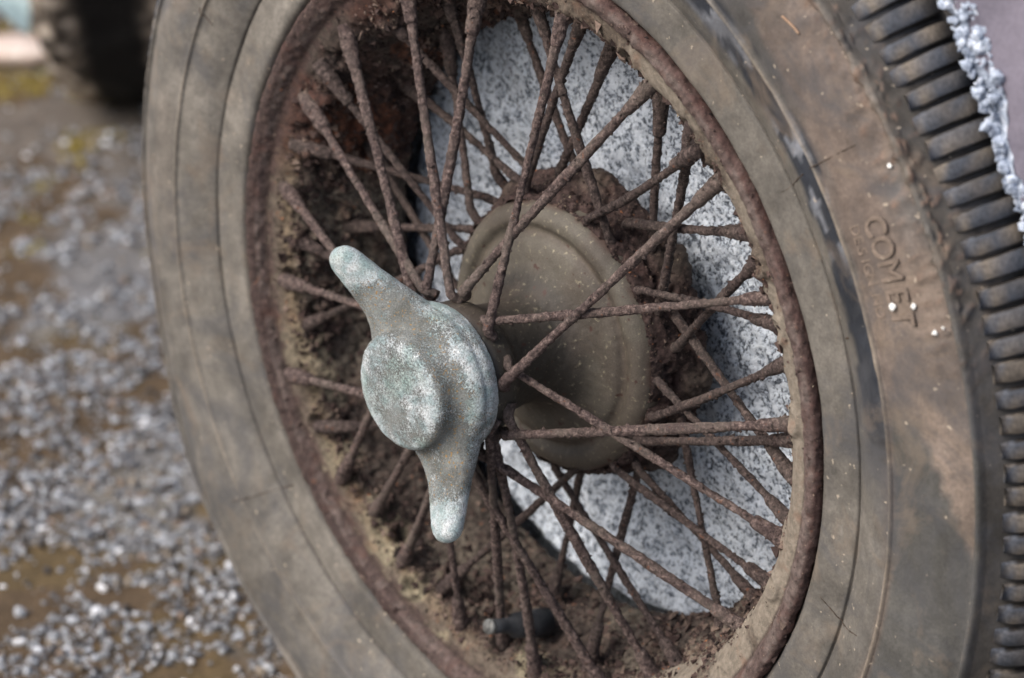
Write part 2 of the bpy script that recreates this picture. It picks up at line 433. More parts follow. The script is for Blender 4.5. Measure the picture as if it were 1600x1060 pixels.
mg = mat_simple('old_asphalt_ground', [(.3, srgb(70, 64, 56)), (.5, srgb(110, 106, 102)), (.7, srgb(150, 150, 152))], 40, .9, 150, .003)
me = mesh_np('ground', [(-30, -30, -.008), (30, -30, -.008), (30, 30, -.008), (-30, 30, -.008)], [(0, 1, 2, 3)], mg, False)
tag(link('ground', me), kind='structure')

# gravel: thousands of little stones bedded in the soil (uncountable)
def ico():
    bm = bmesh.new(); bmesh.ops.create_icosphere(bm, subdivisions=1, radius=1)
    v = np.array([x.co[:] for x in bm.verts]); f = np.array([[q.index for q in t.verts] for t in bm.faces]); bm.free(); return v, f
IV, IF = ico()
def stones(n, seed, rmin, rmax, dens):
    g = np.random.default_rng(seed)
    u = g.uniform(-.38, 1.95, n); v = g.uniform(-.46, .46, n)
    C = O0 + u[:, None] * FH + v[:, None] * RH
    keep = dens(C, g); C = C[keep]; n = len(C)
    r = rmin + (rmax - rmin) * g.random(n) ** 2.8
    V = IV[None] * (1 + .22 * g.normal(size=(n, len(IV), 1)))
    V = V * (r[:, None] * g.uniform(.65, 1.35, (n, 3)))[:, None, :] * np.array([1, 1, .75])
    a = g.uniform(0, 6.28, n); ca, sa = np.cos(a)[:, None], np.sin(a)[:, None]
    x, y = V[..., 0] * ca - V[..., 1] * sa, V[..., 0] * sa + V[..., 1] * ca
    V = np.stack([x, y, V[..., 2]], -1)
    hz = (fbm(C, 5, 3, 1) - .5) * .012
    C[:, 2] = .003 + hz + r * g.uniform(-.15, .45, n)
    V = V + C[:, None, :]
    pal = np.array([L3(132, 134, 138), L3(162, 165, 170), L3(104, 104, 107), L3(204, 206, 210), L3(124, 114, 102), L3(70, 66, 64), L3(136, 118, 104)])
    c = pal[g.choice(7, n, p=[.30, .20, .18, .07, .12, .09, .04])] * g.uniform(.65, 1.05, (n, 1))
    return V.reshape(-1, 3), (np.arange(n)[:, None, None] * len(IV) + IF[None]).reshape(-1, 3), np.repeat(c, len(IV), 0)
def dens(C, g):
    q = fbm(C, 8, 4, 21) * .65 + fbm(C, 30, 2, 22) * .35; d = (C - O0) @ FH
    pr = .08 + .92 * smooth01(q, .44, .52)
    pr = pr * (1 - .75 * smooth01(d, .75, 1.15))
    return g.random(len(C)) < pr
V, F, c = stones(150000, 5, .0009, .0040, dens)
me = mesh_np('gravel', V, F, M_GRAVEL, False, {'col': c}); tag(link('gravel', me), kind='stuff')

# moss cushions near the far tyre
g = np.random.default_rng(12); n = 14000
u = g.uniform(.6, 1.9, n); v = g.uniform(-.4, .4, n); C = O0 + u[:, None] * FH + v[:, None] * RH
C = C[fbm(C, 11, 4, 3) > .50]; n = len(C); C[:, 2] = .002 + (fbm(C, 5, 3, 1) - .5) * .012
V, F = shards(C, np.tile([0, 0, 1.], (n, 1)), g.uniform(.003, .007, n), 5)
mc = (L3(116, 98, 44) * (1 - g.random((n, 1)) * .5) + L3(150, 150, 70) * g.random((n, 1)) * .35)
me = mesh_np('moss', V, F, mat_attr('yellow_moss', .95, 900), False, {'col': np.repeat(mc, 5, 0)}); tag(link('moss', me), kind='stuff')

# ---- granite block behind the wheel
def granite():
    out = [(-.34, -.36), (.50, -.36), (.44, -.16), (.30, -.02), (.222, .105), (.198, .145), (.168, .195), (.10, .30), (.02, .40), (-.30, .42), (-.36, .2)]
    root = empty('granite_block', (0, .132, HUB_Z))
    # front face grid with split-stone relief; arris crumbles at the right hand side
    out = np.array(out); m = len(out)
    dense = []
    for k in range(m):
        a, b = out[k], out[(k + 1) % m]; q = max(2, int(np.linalg.norm(b - a) / .004))
        for t in range(q): dense.append(a + (b - a) * t / q)
    dense = np.array(dense); k = len(dense); cen = np.array([.02, 0.0])
    ring = 190; S = np.concatenate([np.linspace(0.0004, .93, ring - 26), np.linspace(.9315, 1.0, 26)])
    V = (cen + (dense - cen)[None] * S[:, None, None]).reshape(-1, 2)
    V3 = np.c_[V[:, 0], np.zeros(len(V)), V[:, 1]]
    s = np.repeat(S, k)
    rc = np.hypot(V3[:, 0], V3[:, 2]); boss = 1 - smooth01(rc + (fbm(V3, 40, 3, 39) - .5) * .008, .175, .1835)
    dz = (fbm(V3, 7, 3, 31) - .5) * (.030 - .022 * boss) + (fbm(V3, 45, 4, 32) - .5) * .012 + (fbm(V3, 260, 2, 33) - .5) * .004
    edge = smooth01(s, .955, 1.0)
    bulge = .041 * boss  # boss added to the face so the stone catches more light
    V3[:, 1] = -dz * .8 - bulge + edge * .012 + (fbm(V3, 70, 3, 34) - .5) * .03 * edge
    jit = (fbm(V3, 60, 3, 35) - .5) * .022 * edge; V3[:, 0] += jit; V3[:, 2] += jit * .6
    i = np.arange(len(S) - 1)[:, None]; j = np.arange(k)[None]; a0 = i * k + j; a1 = i * k + (j + 1) % k
    F = np.stack([a0, a1, a1 + k, a0 + k], -1).reshape(-1, 4)
    link('split_face', mesh_np('split_face', V3, F, M_GRAN), root)
    b = V3[-k:]; rows = [b]
    for d in (.004, .012, .03, .07, .15, .26, .38):
        q = b.copy(); q[:, 1] = b[:, 1] * max(0, 1 - d * 12) + d
        q[:, [0, 2]] = b[:, [0, 2]] * (1 if d < .3 else .99) + (dense - b[:, [0, 2]]) * min(1, d * 20) ; rows.append(q)
    V = np.vstack(rows); i = np.arange(len(rows) - 1)[:, None]; a0 = i * k + j; a1 = i * k + (j + 1) % k
    F = np.stack([a0, a1, a1 + k, a0 + k], -1).reshape(-1, 4)
    link('sawn_side', mesh_np('sawn_side', V, F, M_SIDE), root)
    tag(root, 'rough split light grey granite block standing close behind the wire wheel', 'granite block'); return
granite()

# ---- smooth purple-grey stone slab beside the tread, its near arris chipped white
def slab():
    root = empty('stone_slab', (0, .026, HUB_Z)); g = np.random.default_rng(3)
    tag(root, 'smooth purple grey stone slab with a white chipped edge touching the tread on the right', 'stone slab')
    a, b = np.array(SLAB[0]), np.array(SLAB[1]); d = (b - a) / np.linalg.norm(b - a); nn = np.array([-d[1], d[0]])
    if nn[0] < 0: nn = -nn
    n = 260; t = np.linspace(-.25, .75, n); e = a + d * t[:, None]; E3 = np.c_[e[:, 0], np.zeros(n), e[:, 1]]
    rag = (fbm(E3, 60, 3, 35) - .5) * .014; rag2 = (fbm(E3, 200, 2, 36) - .5) * .004
    cols = [(0.0, .10), (0.0, .03), (0, .012), (.0015, .006), (.005, .001), (.010, 0), (.03, 0), (.08, 0), (.2, 0), (.6, 0), (.6, .12)]
    V = []
    for k, (w, dep) in enumerate(cols):
        f = 1 if 1 < k < 6 else 0
        p = e + nn * (w + (rag + rag2) * f)[:, None] if f else e + nn * w
        V.append(np.c_[p[:, 0], np.full(n, dep) + rag2 * f * .8, p[:, 1]])
    M = mat_simple('white_crystal_chips', [(.35, srgb(96, 104, 120)), (.5, srgb(156, 167, 184)), (.65, srgb(208, 215, 226))], 160, .5)
    Vr = np.vstack(V[:6]); i = np.arange(5)[:, None]; j = np.arange(n - 1)[None]; a0 = i * n + j
    Vr[:, 1] += (fbm(Vr, 240, 3, 38) - .5) * .004
    link('rough_arris', mesh_np('rough_arris', Vr, np.stack([a0, a0 + 1, a0 + n + 1, a0 + n], -1).reshape(-1, 4), M), root)
    V = np.vstack(V[5:]); i = np.arange(len(cols) - 6)[:, None]; a0 = i * n + j; V[:, 1] += .0005
    F = np.stack([a0, a0 + 1, a0 + n + 1, a0 + n], -1).reshape(-1, 4)
    link('slab_face', mesh_np('slab_face', V, F, M_SIDE), root)
    m = 5200; t = g.uniform(-.14, .30, m); q = a + d * t[:, None]
    lump = fbm(np.c_[q[:, 0], np.zeros(m), q[:, 1]], 42, 2, 37); wd = .003 + .013 * smooth01(lump, .42, .66)
    C2 = q + nn * (g.random(m) * wd)[:, None]; C = np.c_[C2[:, 0], g.uniform(-.002, .014, m), C2[:, 1]]
    r = .0007 + .0024 * g.random(m) ** 2.5
    Vs = IV[None] * (1 + .2 * g.normal(size=(m, len(IV), 1))) * r[:, None, None] + C[:, None]
    F = (np.arange(m)[:, None, None] * len(IV) + IF[None]).reshape(-1, 3)
    ar = link('chipped_arris', mesh_np('chipped_arris', Vs.reshape(-1, 3), F, M, False), root); ar['kind'] = 'stuff'
slab()

# ---- old car far behind: the foot of one tyre and the corner of a pale blue wing
car = empty('old_car', (-1.30, .68, 0)); tag(car, 'pale blue car corner with a dusty black tyre behind on the left', 'car')
prof = catmull([(.20, .055), (.24, .066), (.29, .072), (.318, .069), (.330, .060), (.336, .046), (.338, .02), (.338, -.02), (.336, -.046), (.330, -.060), (.318, -.069), (.29, -.072), (.24, -.066), (.20, -.055)], 5)
V, F, A, r_, y_, NN = lathe(prof, 220)
V = V - NN * 0; V += -NN * ((fbm(V, 60, 3, 41) - .5) * .010 + (fbm(V, 22, 2, 43) - .5) * .006)[:, None]
tr = smooth01(np.abs(y_), .024, .036)
dust = L3(118, 108, 98); blk = L3(12, 10, 10)  # real shoulder dust; tread near black, with the shade over it painted in
f = fbm(V, 90, 3, 42)[:, None]
cc = blk * (1 - tr[:, None]) + dust * tr[:, None] * (.25 + 1.6 * smooth01(f, .42, .62)) + L3(190, 186, 178) * (tr[:, None] * smooth01(f, .60, .66)) * .5
me = mesh_np('tyre', V, F, mat_attr('dusty_old_rubber', .9, 300), attrs={'col': cc})
o = link('tyre', me, car, (0.02, 0.02, .336)); o.rotation_euler = (0, 0, math.atan2(-RH[0], RH[1]) + 0.0)
# wing panel, 2 mm steel with a rolled edge
wp = [Vector(q) for q in WING]
bm = bmesh.new(); off = Vector((FH[0], FH[1], 0)) * .012
fr = [bm.verts.new(q - car.location) for q in wp]; bk = [bm.verts.new(q + off - car.location) for q in wp]
bm.faces.new(fr); bm.faces.new(bk[::-1])
for k in range(len(wp)): bm.faces.new((fr[k], bk[k], bk[(k + 1) % len(wp)], fr[(k + 1) % len(wp)]))
bmesh.ops.recalc_face_normals(bm, faces=bm.faces)
M_BLUE = mat_simple('faded_pale_blue_car_paint', [(.35, srgb(96, 116, 124)), (.6, srgb(146, 168, 174)), (.72, srgb(196, 212, 214))], 26, .5, 200, .001)
w = bm_obj('wing_panel', bm, M_BLUE, car, False)
b = w.modifiers.new('bevel', 'BEVEL'); b.width = .003; b.segments = 2
# unseen dark sheet added above the tyre to keep its tread in shade
bm = bmesh.new(); arc = []
for k in range(13):
    a = math.pi * .5 * k / 12; arc.append((.75 * math.cos(a) - .14 , .04 + math.sin(a) * .17))
def shelf_pt(c_, s): 
    q = FH * c_[0] + RH * s; return (q[0], q[1], c_[1])
L0 = [bm.verts.new(shelf_pt(c_, -.032)) for c_ in arc]; L1 = [bm.verts.new(shelf_pt(c_, .60)) for c_ in arc]
for k in range(12): bm.faces.new((L0[k], L0[k + 1], L1[k + 1], L1[k]))
w = bm_obj('shade_shelf', bm, mat_simple('dark_shelf_sheet', [(.4, srgb(24, 21, 20)), (.7, srgb(40, 35, 32))], 30), car)
sm = w.modifiers.new('solid', 'SOLIDIFY'); sm.thickness = .004

def pebble(name, loc, r, mat, label, cat, seed, group=None, sub=3, smooth=True):
    bm = bmesh.new(); bmesh.ops.create_icosphere(bm, subdivisions=sub, radius=1)
    v = np.array([x.co[:] for x in bm.verts]); d = 1 + (fbm(v, 1.3, 3, seed) - .5) * .5; v = v * (d * (1 if smooth else np.random.default_rng(seed).uniform(.7, 1.3, len(v))))[:, None] * np.array(r)
    for x, q in zip(bm.verts, v): x.co = q
    o = bm_obj(name, bm, mat, None, smooth); o.location = loc; tag(o, label, cat, group); return o
o = pebble('pebble', PINK, (.046, .03, .013), mat_simple('pinkish_white_stone', [(.35, srgb(176, 150, 138)), (.65, srgb(222, 212, 206))], 30, .6), 'large smooth pinkish white stone lying on yellow moss beneath the blue panel', 'stone', 4)
o.rotation_euler = (0, 0, math.atan2(RH[1], RH[0]))

# ================================================================ WHEEL
wheel = empty('wire_wheel', (0, 0, HUB_Z))
tag(wheel, 'rusty wire spoked car wheel with worn tyre and winged hub nut', 'wheel')

# ---- tyre
front = [(.2125, -.012), (.2178, -.0068), (.2203, -.0028), (.2235, -.0012), (.230, -.0012), (.236, -.0014), (.2422, -.0016), (.2434, -.0021), (.2441, -.0032), (.2449, -.0020), (.2462, -.0008), (.252, .0026), (.262, .0060), (.2690, .0070), (.2702, .0080), (.2713, .0090), (.2724, .0080), (.2738, .0073),
         (.282, .0083), (.295, .0080), (.308, .0056), (.3160, .0026), (.3172, .0034), (.3185, .0040), (.3198, .0030), (.3206, .0012), (.3213, -.0004), (.3222, -.0016), (.325, -.0060), (.3285, -.0108), (.3320, -.0165), (.3350, -.0250), (.3370, -.0360), (.3372, -.040), (.3412, -.0415), (.3415, -.0500), (.3375, -.0515), (.3375, -.0575)]
backp = [(r, -.115 - y) for r, y in front[::-1]][1:]
prof = np.vstack([catmull(front + backp, 3)])
V, F, A, r_, y_, NN = lathe(prof, 1100)
Pn = np.c_[np.cos(A) * .3, r_ * 3, np.sin(A) * .3]          # stretched along the circumference
N_out = NN if (NN[:, 1] * (V[:, 1]))[np.argmin(V[:, 1])] > 0 else -NN
am = np.degrees(np.arctan2(np.sin(A), np.cos(A)))
def win(a, lo, hi, s=4): return smooth01(a, lo - s, lo + s) * (1 - smooth01(a, hi - s, hi + s))
dsp = (fbm(V, 18, 3, 51) - .5) * .0016 + (fbm(V, 120, 3, 52) - .5) * .0007
crumb = win(am, 18, 60) * win(r_ * 1000, 305, 325, 6)
dsp += crumb * np.maximum(0, fbm(V, 330, 3, 53) - .54) * .010
V = V + N_out * dsp[:, None]
worn = win(am % 360, 105, 202, 12); worn = np.clip(worn, 0, 1) * smooth01(r_, .262, .325)
for q in (0, 2): V[:, q] *= 1 - .0065 / .33 * worn
V[:, 1] += .0035 * worn * smooth01(r_, .285, .318) * (y_ > -.05)
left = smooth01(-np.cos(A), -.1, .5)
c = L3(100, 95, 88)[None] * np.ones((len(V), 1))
c = c * (1 + .32 * left[:, None])  # left side painted lighter, standing in for light from the upper left
midz = smooth01(r_, .262, .275)[:, None] * (1 - smooth01(r_, .316, .321))[:, None]
tan = L3(108, 95, 86); darkg = L3(84, 81, 78)
k = smooth01(fbm(Pn, 7, 4, 55) + .10 * np.sin(A * 1.0) + .02, .47, .55)[:, None]
c = c * (1 - midz * (1 - left[:, None] * .8)) + (tan * k + darkg * (1 - k)) * midz * (1 - left[:, None] * .8)
# tan tongue on the right, dark wet rubber beneath it
tong = (win(am, 1, 26, 1.2) * smooth01(r_ - (.315 - (am - 1) * .0021), -.0015, .0015) * (1 - smooth01(r_, .3155, .3175)))[:, None]
darkb = (win(am, -45, 13, 3) * smooth01(r_, .2725, .2745))[:, None]
c = c * (1 - darkb) + L3(80, 78, 74) * darkb
c = c * (1 - tong) + L3(126, 111, 99) * tong
# blue black rubbed smear just inside the ridge line
sm = win(am, 8, 62, 5) * smooth01(r_ + (fbm(np.c_[A * 5, A * 0, A * 0], 3, 3, 60) - .5) * .010, .2545, .2570) * (1 - smooth01(r_, .2695, .2712)) * smooth01(fbm(np.c_[A * 3.2, r_ * 60, A * 0], 1.9, 4, 57), .12, .28)
sm = np.maximum(sm, win(am, 34, 60, 4) * win(r_ * 1000, 262, 276, 3) * smooth01(fbm(np.c_[A * 6, r_ * 60, A * 0], 1.9, 4, 59), .36, .48))
c = c * (1 - sm[:, None]) + L3(38, 42, 50) * sm[:, None]
lt = win(am, 28, 60, 4) * win(r_ * 1000, 258, 272, 3) * smooth01(fbm(np.c_[A * 9, r_ * 90, A * 0], 2.2, 3, 77), .54, .64)
c = c * (1 - .6 * lt[:, None]) + L3(150, 152, 158) * .6 * lt[:, None]
# long dark blotches on the far (left) side
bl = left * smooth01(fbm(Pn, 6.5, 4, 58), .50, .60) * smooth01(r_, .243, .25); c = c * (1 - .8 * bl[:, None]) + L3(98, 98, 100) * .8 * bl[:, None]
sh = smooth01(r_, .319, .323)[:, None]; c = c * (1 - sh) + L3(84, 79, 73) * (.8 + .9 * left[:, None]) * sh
gv = smooth01(r_, .3262, .3285)[:, None] * (1 - left[:, None]); c = c * (1 - gv * .8) + L3(52, 47, 43) * gv * .8
# dark dirt in the moulded grooves
gr = np.exp(-((r_ - .2441) / .0010) ** 2) * (.35 + .45 * left) + np.exp(-((r_ - .3213) / .0012) ** 2) * .6 + np.exp(-((r_ - .2198) / .0016) ** 2) * .6
c = c * (1 - gr[:, None]) + L3(54, 48, 43) * gr[:, None]
rd = np.exp(-((r_ - .2713) / .0011) ** 2)[:, None] * .55; c = c * (1 - rd) + L3(150, 138, 122) * rd
crd = np.maximum(0, fbm(V, 330, 3, 53) - .54)[:, None] * crumb[:, None] * 6; c = c * (1 - np.minimum(1, crd)) + L3(120, 98, 84) * np.minimum(1, crd)
ash = (am + 450) % 360
c = c * np.array([.80, .82, .85])
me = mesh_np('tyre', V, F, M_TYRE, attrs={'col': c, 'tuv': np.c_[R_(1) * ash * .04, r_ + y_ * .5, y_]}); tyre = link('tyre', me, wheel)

# tread lugs round both shoulders: one shared mesh each side, every lug its own object
def lug_mesh(side, var):
    path = np.array([(.3258 + .0010 * math.sin(var * 2.3), -.0066), (.3280, -.0096), (.3300, -.0122), (.3335, -.0180), (.3365, -.0262), (.3386, -.0370)])
    if side: path = np.c_[path[:, 0], -.115 - path[:, 1]]
    T = np.gradient(path, axis=0); T /= np.linalg.norm(T, axis=1, keepdims=True); N = np.c_[-T[:, 1], T[:, 0]]
    if N[2, 0] < 0: N = -N
    hw = np.array([.0037, .0042, .0045, .0046, .0047, .0047]); hh = np.array([.0010, .0026, .0031, .0033, .0034, .0030])
    V = []
    for (r, y), nn, w, h in zip(path, N, hw, hh):
        for t, q in ((-w - .0004, -.003), (-w, h * .72), (-w + .0010, h), (w - .0010, h), (w, h * .72), (w + .0004, -.003)):
            p = np.array([r, y]) + nn * q; V.append((p[0], -p[1], t))
    V = np.array(V); F = []
    V = V + (fbm(V + var * .1, 330, 3, 140 + var)[:, None] - .5) * np.array([.0014, .0014, .0016])
    for s in range(len(path) - 1):
        for q in range(5): F.append((s * 6 + q, s * 6 + q + 1, s * 6 + 7 + q, s * 6 + 6 + q))
    e = (len(path) - 1) * 6
    for b in (0, e): F += [(b, b + 1, b + 4, b + 5), (b + 1, b + 2, b + 3, b + 4)]
    g = np.random.default_rng(var); f = fbm(V + var, 150, 3, 7)[:, None]
    f = smooth01(f, .42, .58)
    cl = L3(108, 100, 91) * (1 - f) + L3(68, 72, 80) * f
    cl = cl * g.uniform(.75, 1.2) * (.6 + .8 * fbm(V + var, 260, 2, 8))[:, None]
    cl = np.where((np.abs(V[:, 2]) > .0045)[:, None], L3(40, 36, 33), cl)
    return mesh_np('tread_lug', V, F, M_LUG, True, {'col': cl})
M_LUG = mat_attr('worn_tread_rubber', .7, 420, .6, 1.35)
NL = 178
for side in (0, 1):
    lms = [lug_mesh(side, v) for v in range(9)]; cnt = NL if side == 0 else 92
    for k in range(cnt):
        o = link('tread_lug', random.choice(lms), tyre)
        o.rotation_euler = (0, -2 * math.pi * k / cnt + random.uniform(-.002, .002), 0); ad = np.array([360 * k / cnt])
        wv = .0065 * float(np.clip(win(ad, 105, 202, 12), 0, 1)[0]); o.location = (-wv * math.cos(R_(ad[0])), 0, -wv * math.sin(R_(ad[0]))); o.scale = (1, 1, random.uniform(.88, 1.08))

def text_mesh(ch, size, ext):
    cu = bpy.data.curves.new('t', 'FONT'); cu.body = ch; cu.size = size; cu.extrude = ext; cu.bevel_depth = ext * .5; cu.bevel_resolution = 1
    cu.align_x = 'CENTER'; cu.align_y = 'CENTER'; cu.resolution_u = 4
    ob = bpy.data.objects.new('t', cu); col.objects.link(ob); dg = bpy.context.evaluated_depsgraph_get()
    me = bpy.data.meshes.new_from_object(ob.evaluated_get(dg)); bpy.data.objects.remove(ob); bpy.data.curves.remove(cu)
    n = len(me.vertices); a = me.attributes.new('col', 'FLOAT_COLOR', 'POINT')
    a.data.foreach_set('color', np.tile(list(L3(116, 103, 93)) + [1], n).astype(np.float32)); me.materials.clear(); me.materials.append(M_TYRE)
    return me
def put_letter(ch, r, deg, y, size, ext, sx=1.0):
    t = R_(deg); er = Vector((math.cos(t), 0, math.sin(t))); tt = Vector((math.sin(t), 0, -math.cos(t)))
    o = link('raised_letter', text_mesh(ch, size, ext), tyre)
    m = Matrix((tt, er, Vector((0, -1, 0)))).transposed().to_4x4(); m.translation = er * r + Vector((0, -y, 0)); o.matrix_local = m @ Matrix.Diagonal((sx, 1, 1, 1))
for ch, d in zip('COMET', (30.3, 28.3, 26.2, 24.0, 22.0)): put_letter(ch, .2936, d, .0082, .0185, .00052, .74)
for ch, d in zip('DESIGNNO', (30.5, 29.6, 28.5, 27.6, 26.8, 25.8, 23.9, 22.7)): put_letter(ch, .2812, d, .0083, .0082, .00026, .9)

# thin flash lines and cracks across the sidewall
def crack(pts, rad=.00035):
    Q = []
    for (r, d) in pts:
        y = np.interp(r, [p[0] for p in front[:22]], [p[1] for p in front[:22]]); Q.append((r * math.cos(R_(d)), -(y + .0001), r * math.sin(R_(d))))
    Q = np.array(Q); t = np.linspace(0, len(Q) - 1, 40); Q = np.stack([np.interp(t, np.arange(len(Q)), Q[:, k]) for k in range(3)], 1)
    rr = np.array([np.hypot(q[0], q[2]) for q in Q]); Q[:, 1] = -np.interp(rr, [p[0] for p in front[:22]], [p[1] for p in front[:22]]) - .0001
    Q += (np.random.default_rng(int(pts[0][1] * 10) % 999).normal(size=Q.shape)) * .0001
    V, F = tube_path(Q, np.full(40, rad) * np.random.default_rng(2).uniform(.4, 1.3, 40), 5)
    link('sidewall_crack', mesh_np('sidewall_crack', V, F, M_CRACK), tyre)
M_CRACK = mat_simple('dirt_filled_crack', [(.4, srgb(52, 44, 38)), (.7, srgb(84, 72, 62))], 200)
crack([(.2255, 37.5), (.240, 37.2), (.262, 37.5)]); crack([(.268, 37.6), (.306, 37.3)])
crack([(.2290, -13.5), (.245, -14.6), (.2600, -13.4)]); pass
crack([(.299, -144.1), (.262, -143), (.2300, -141.8)]); crack([(.262, 152), (.2745, 151.5)])
crack([(.2480, 20.0), (.2520, 20.2)], .0006)

# ---- rim
rimp = [(.2140, -.0100), (.2166, -.0078), (.2176, -.0056), (.2176, -.0032), (.2168, -.0010), (.2150, .0000), (.2125, .0000), (.2098, -.0012), (.2076, -.0036), (.2058, -.0062), (.2030, -.0072), (.1995, -.0078), (.1955, -.0095), (.1910, -.0125), (.1872, -.0168), (.1850, -.0220), (.1830, -.0290), (.1795, -.0370), (.1745, -.0460), (.1700, -.0550), (.1676, -.0640), (.1675, -.0720), (.1700, -.0770), (.1780, -.0840), (.1880, -.0900), (.1980, -.0950), (.2040, -.1030), (.2100, -.1110), (.2178, -.1150)]
prof = resample(catmull(rimp, 4), .0011)
V, F, A, r_, y_, NN = lathe(prof, 1500)
toin = -NN                                           # towards the open (visible) side
if (toin[:, 0] * np.cos(A) + toin[:, 2] * np.sin(A))[np.argmin(np.abs(y_ + .056) + np.abs(r_ - .1675))] > 0: toin = NN
am = np.degrees(np.arctan2(np.sin(A), np.cos(A)))
bead = smooth01(r_, .2045, .2070) * smooth01(y_, -.012, -.008)
well = smooth01(-y_, .006, .016) * (1 - smooth01(-y_, .080, .095))
d1 = fbm(V, 45, 4, 61) - .5; d2 = fbm(V, 210, 4, 62) - .5; d3 = fbm(V, 600, 2, 63) - .5
# spoke holes: crater/mound relief round each
mound = np.zeros(len(V)); near = np.zeros(len(V)); crater = np.zeros(len(V))
ends = [np.array(s[:3]) for s in SPOKES]
extra = []
for k in range(34):
    a = R_(k * 360 / 34 + random.uniform(-3, 3)); yy = random.choice([-.010, -.020, -.034, -.055]); rr = np.interp(-yy, [.0058, .008, .0125, .018, .024, .030, .037, .045, .056], [.205, .1995, .191, .1865, .1845, .1828, .1795, .1750, .1690])
    extra.append(np.array([rr * math.cos(a), -yy, rr * math.sin(a)]))
VV = V + 0
for q, e in [(0, e) for e in ends] + [(1, e) for e in extra]:
    idx = np.where(np.abs(VV[:, 0] - e[0]) + np.abs(VV[:, 2] - e[2]) + np.abs(VV[:, 1] - e[1]) < .05)[0]
    d = np.linalg.norm(VV[idx] - e, axis=1)
    near[idx] = np.maximum(near[idx], np.exp(-(d / .013) ** 2))
    if q == 0: mound[idx] += np.exp(-(d / .0062) ** 2)
    else: crater[idx] += np.exp(-(d / .0035) ** 2) - .55 * np.exp(-((d - .006) / .0018) ** 2)
clay = win(am, -62, 75, 8) * smooth01(-r_, -.2065, -.2035) * smooth01(r_, .178, .184) * (1 - smooth01(-y_, .028, .034))
clay = clay * smooth01(fbm(V, 30, 4, 66) + .10 * win(am, -40, 20, 15), .42, .50)
rough = np.clip(.35 + .65 * near + .25 * well, 0, 1) * (1 - .75 * clay)
topl = win(am, 88, 165, 8)
botl = win(am, -165, -80, 10)
dd = d1 * .0016 * well + d2 * (.0020 * bead + .0032 * well * rough + .0008) + d3 * .0012 * rough
dd += -np.maximum(0, (fbm(V, 110, 3, 67) - .54)) * .035 * well * (1 - clay) * (.35 + near)
dd += np.maximum(0, (fbm(V, 130, 3, 75) - .54)) * .030 * well * (1 - clay) * (.2 + near)
dd += mound * .0034 * (.6 + fbm(V, 300, 2, 68)) - crater * .0042
edge_in = win(am, -75, 85, 8) * win(r_ * 1000, 178, 192, 3); dd = dd * (1 - .5 * edge_in) - .0010 * edge_in
V = V + toin * dd[:, None]
c = L3(90, 80, 74)[None] * np.ones((len(V), 1))
def lay(c, m, k): m = m[:, None] if m.ndim == 1 else m; return c * (1 - m) + k * m
mud = smooth01(fbm(V, 16, 4, 69), .42, .56)
c = lay(c, mud * well * (1 - topl), L3(118, 109, 98))
c = lay(c, np.clip(near * .9 + .22 * well, 0, 1) * smooth01(fbm(V, 90, 3, 72), .46, .56), L3(50, 39, 37))  # dark rust round spoke ends, deepened in colour to paint shaded cavities
c = lay(c, topl * .75 * smooth01(fbm(V, 24, 3, 70), .30, .5), L3(84, 54, 46))
c = lay(c, topl * smooth01(fbm(V, 40, 3, 71), .56, .64) * .6, L3(122, 74, 52))
band = smooth01(r_, .188, .194) * (1 - smooth01(r_, .206, .208)) * smooth01(y_, -.018, -.012)
c = lay(c, band * (1 - clay) * (1 - topl) * .8, L3(112, 101, 90))
oc = np.exp(-((r_ - .1945) / .0045) ** 2) * smooth01(y_, -.02, -.012) * win(am, -260, 172, 5)
ocl = smooth01(-np.cos(A), .0, .5) * np.exp(-((r_ - .1925) / .004) ** 2) * smooth01(y_, -.02, -.012) * (1 - topl)
c = lay(c, ocl * .75, L3(130, 114, 94))
pale = botl * smooth01(r_, .176, .186) * (1 - smooth01(r_, .203, .207)) * smooth01(y_, -.03, -.02) * smooth01(fbm(V, 34, 4, 73), .44, .56)
c = lay(c, pale * (.45 + .5 * win(am, -125, -85, 10)), L3(156, 147, 124))
c = c * .62; c = lay(c, clay, L3(116, 108, 98))  # inner rim darkened in colour to stand in for its shade
c = lay(c, bead, L3(80, 67, 64)); c = lay(c, bead * smooth01(fbm(V, 130, 3, 79), .48, .6) * .6, L3(98, 88, 84)); c = lay(c, smooth01(-np.cos(A), .0, .5) * win(r_ * 1000, 209.5, 215.8, .7) * smooth01(y_, -.012, -.008) * .9, L3(58, 46, 44)); crust = np.exp(-((r_ - .2035) / .003) ** 2) * smooth01(-np.cos(A), -.2, .4) * smooth01(fbm(V, 180, 3, 76), .40, .52); c = lay(c, crust * .85, L3(66, 52, 50)); lipd = smooth01(r_, .2150, .2172)
c = lay(c, np.exp(-((r_ - .2052) / .0010) ** 2) * (1 - clay * .7) * .7, L3(48, 36, 34))
c = lay(c, lipd * .6, L3(74, 52, 48))
pit = np.clip(1 - clay * .95, 0, 1) * (.35 + .65 * well)
me = mesh_np('rim', V, F, M_RIM, attrs={'col': c, 'pit': pit}); rim = link('rim', me, wheel)
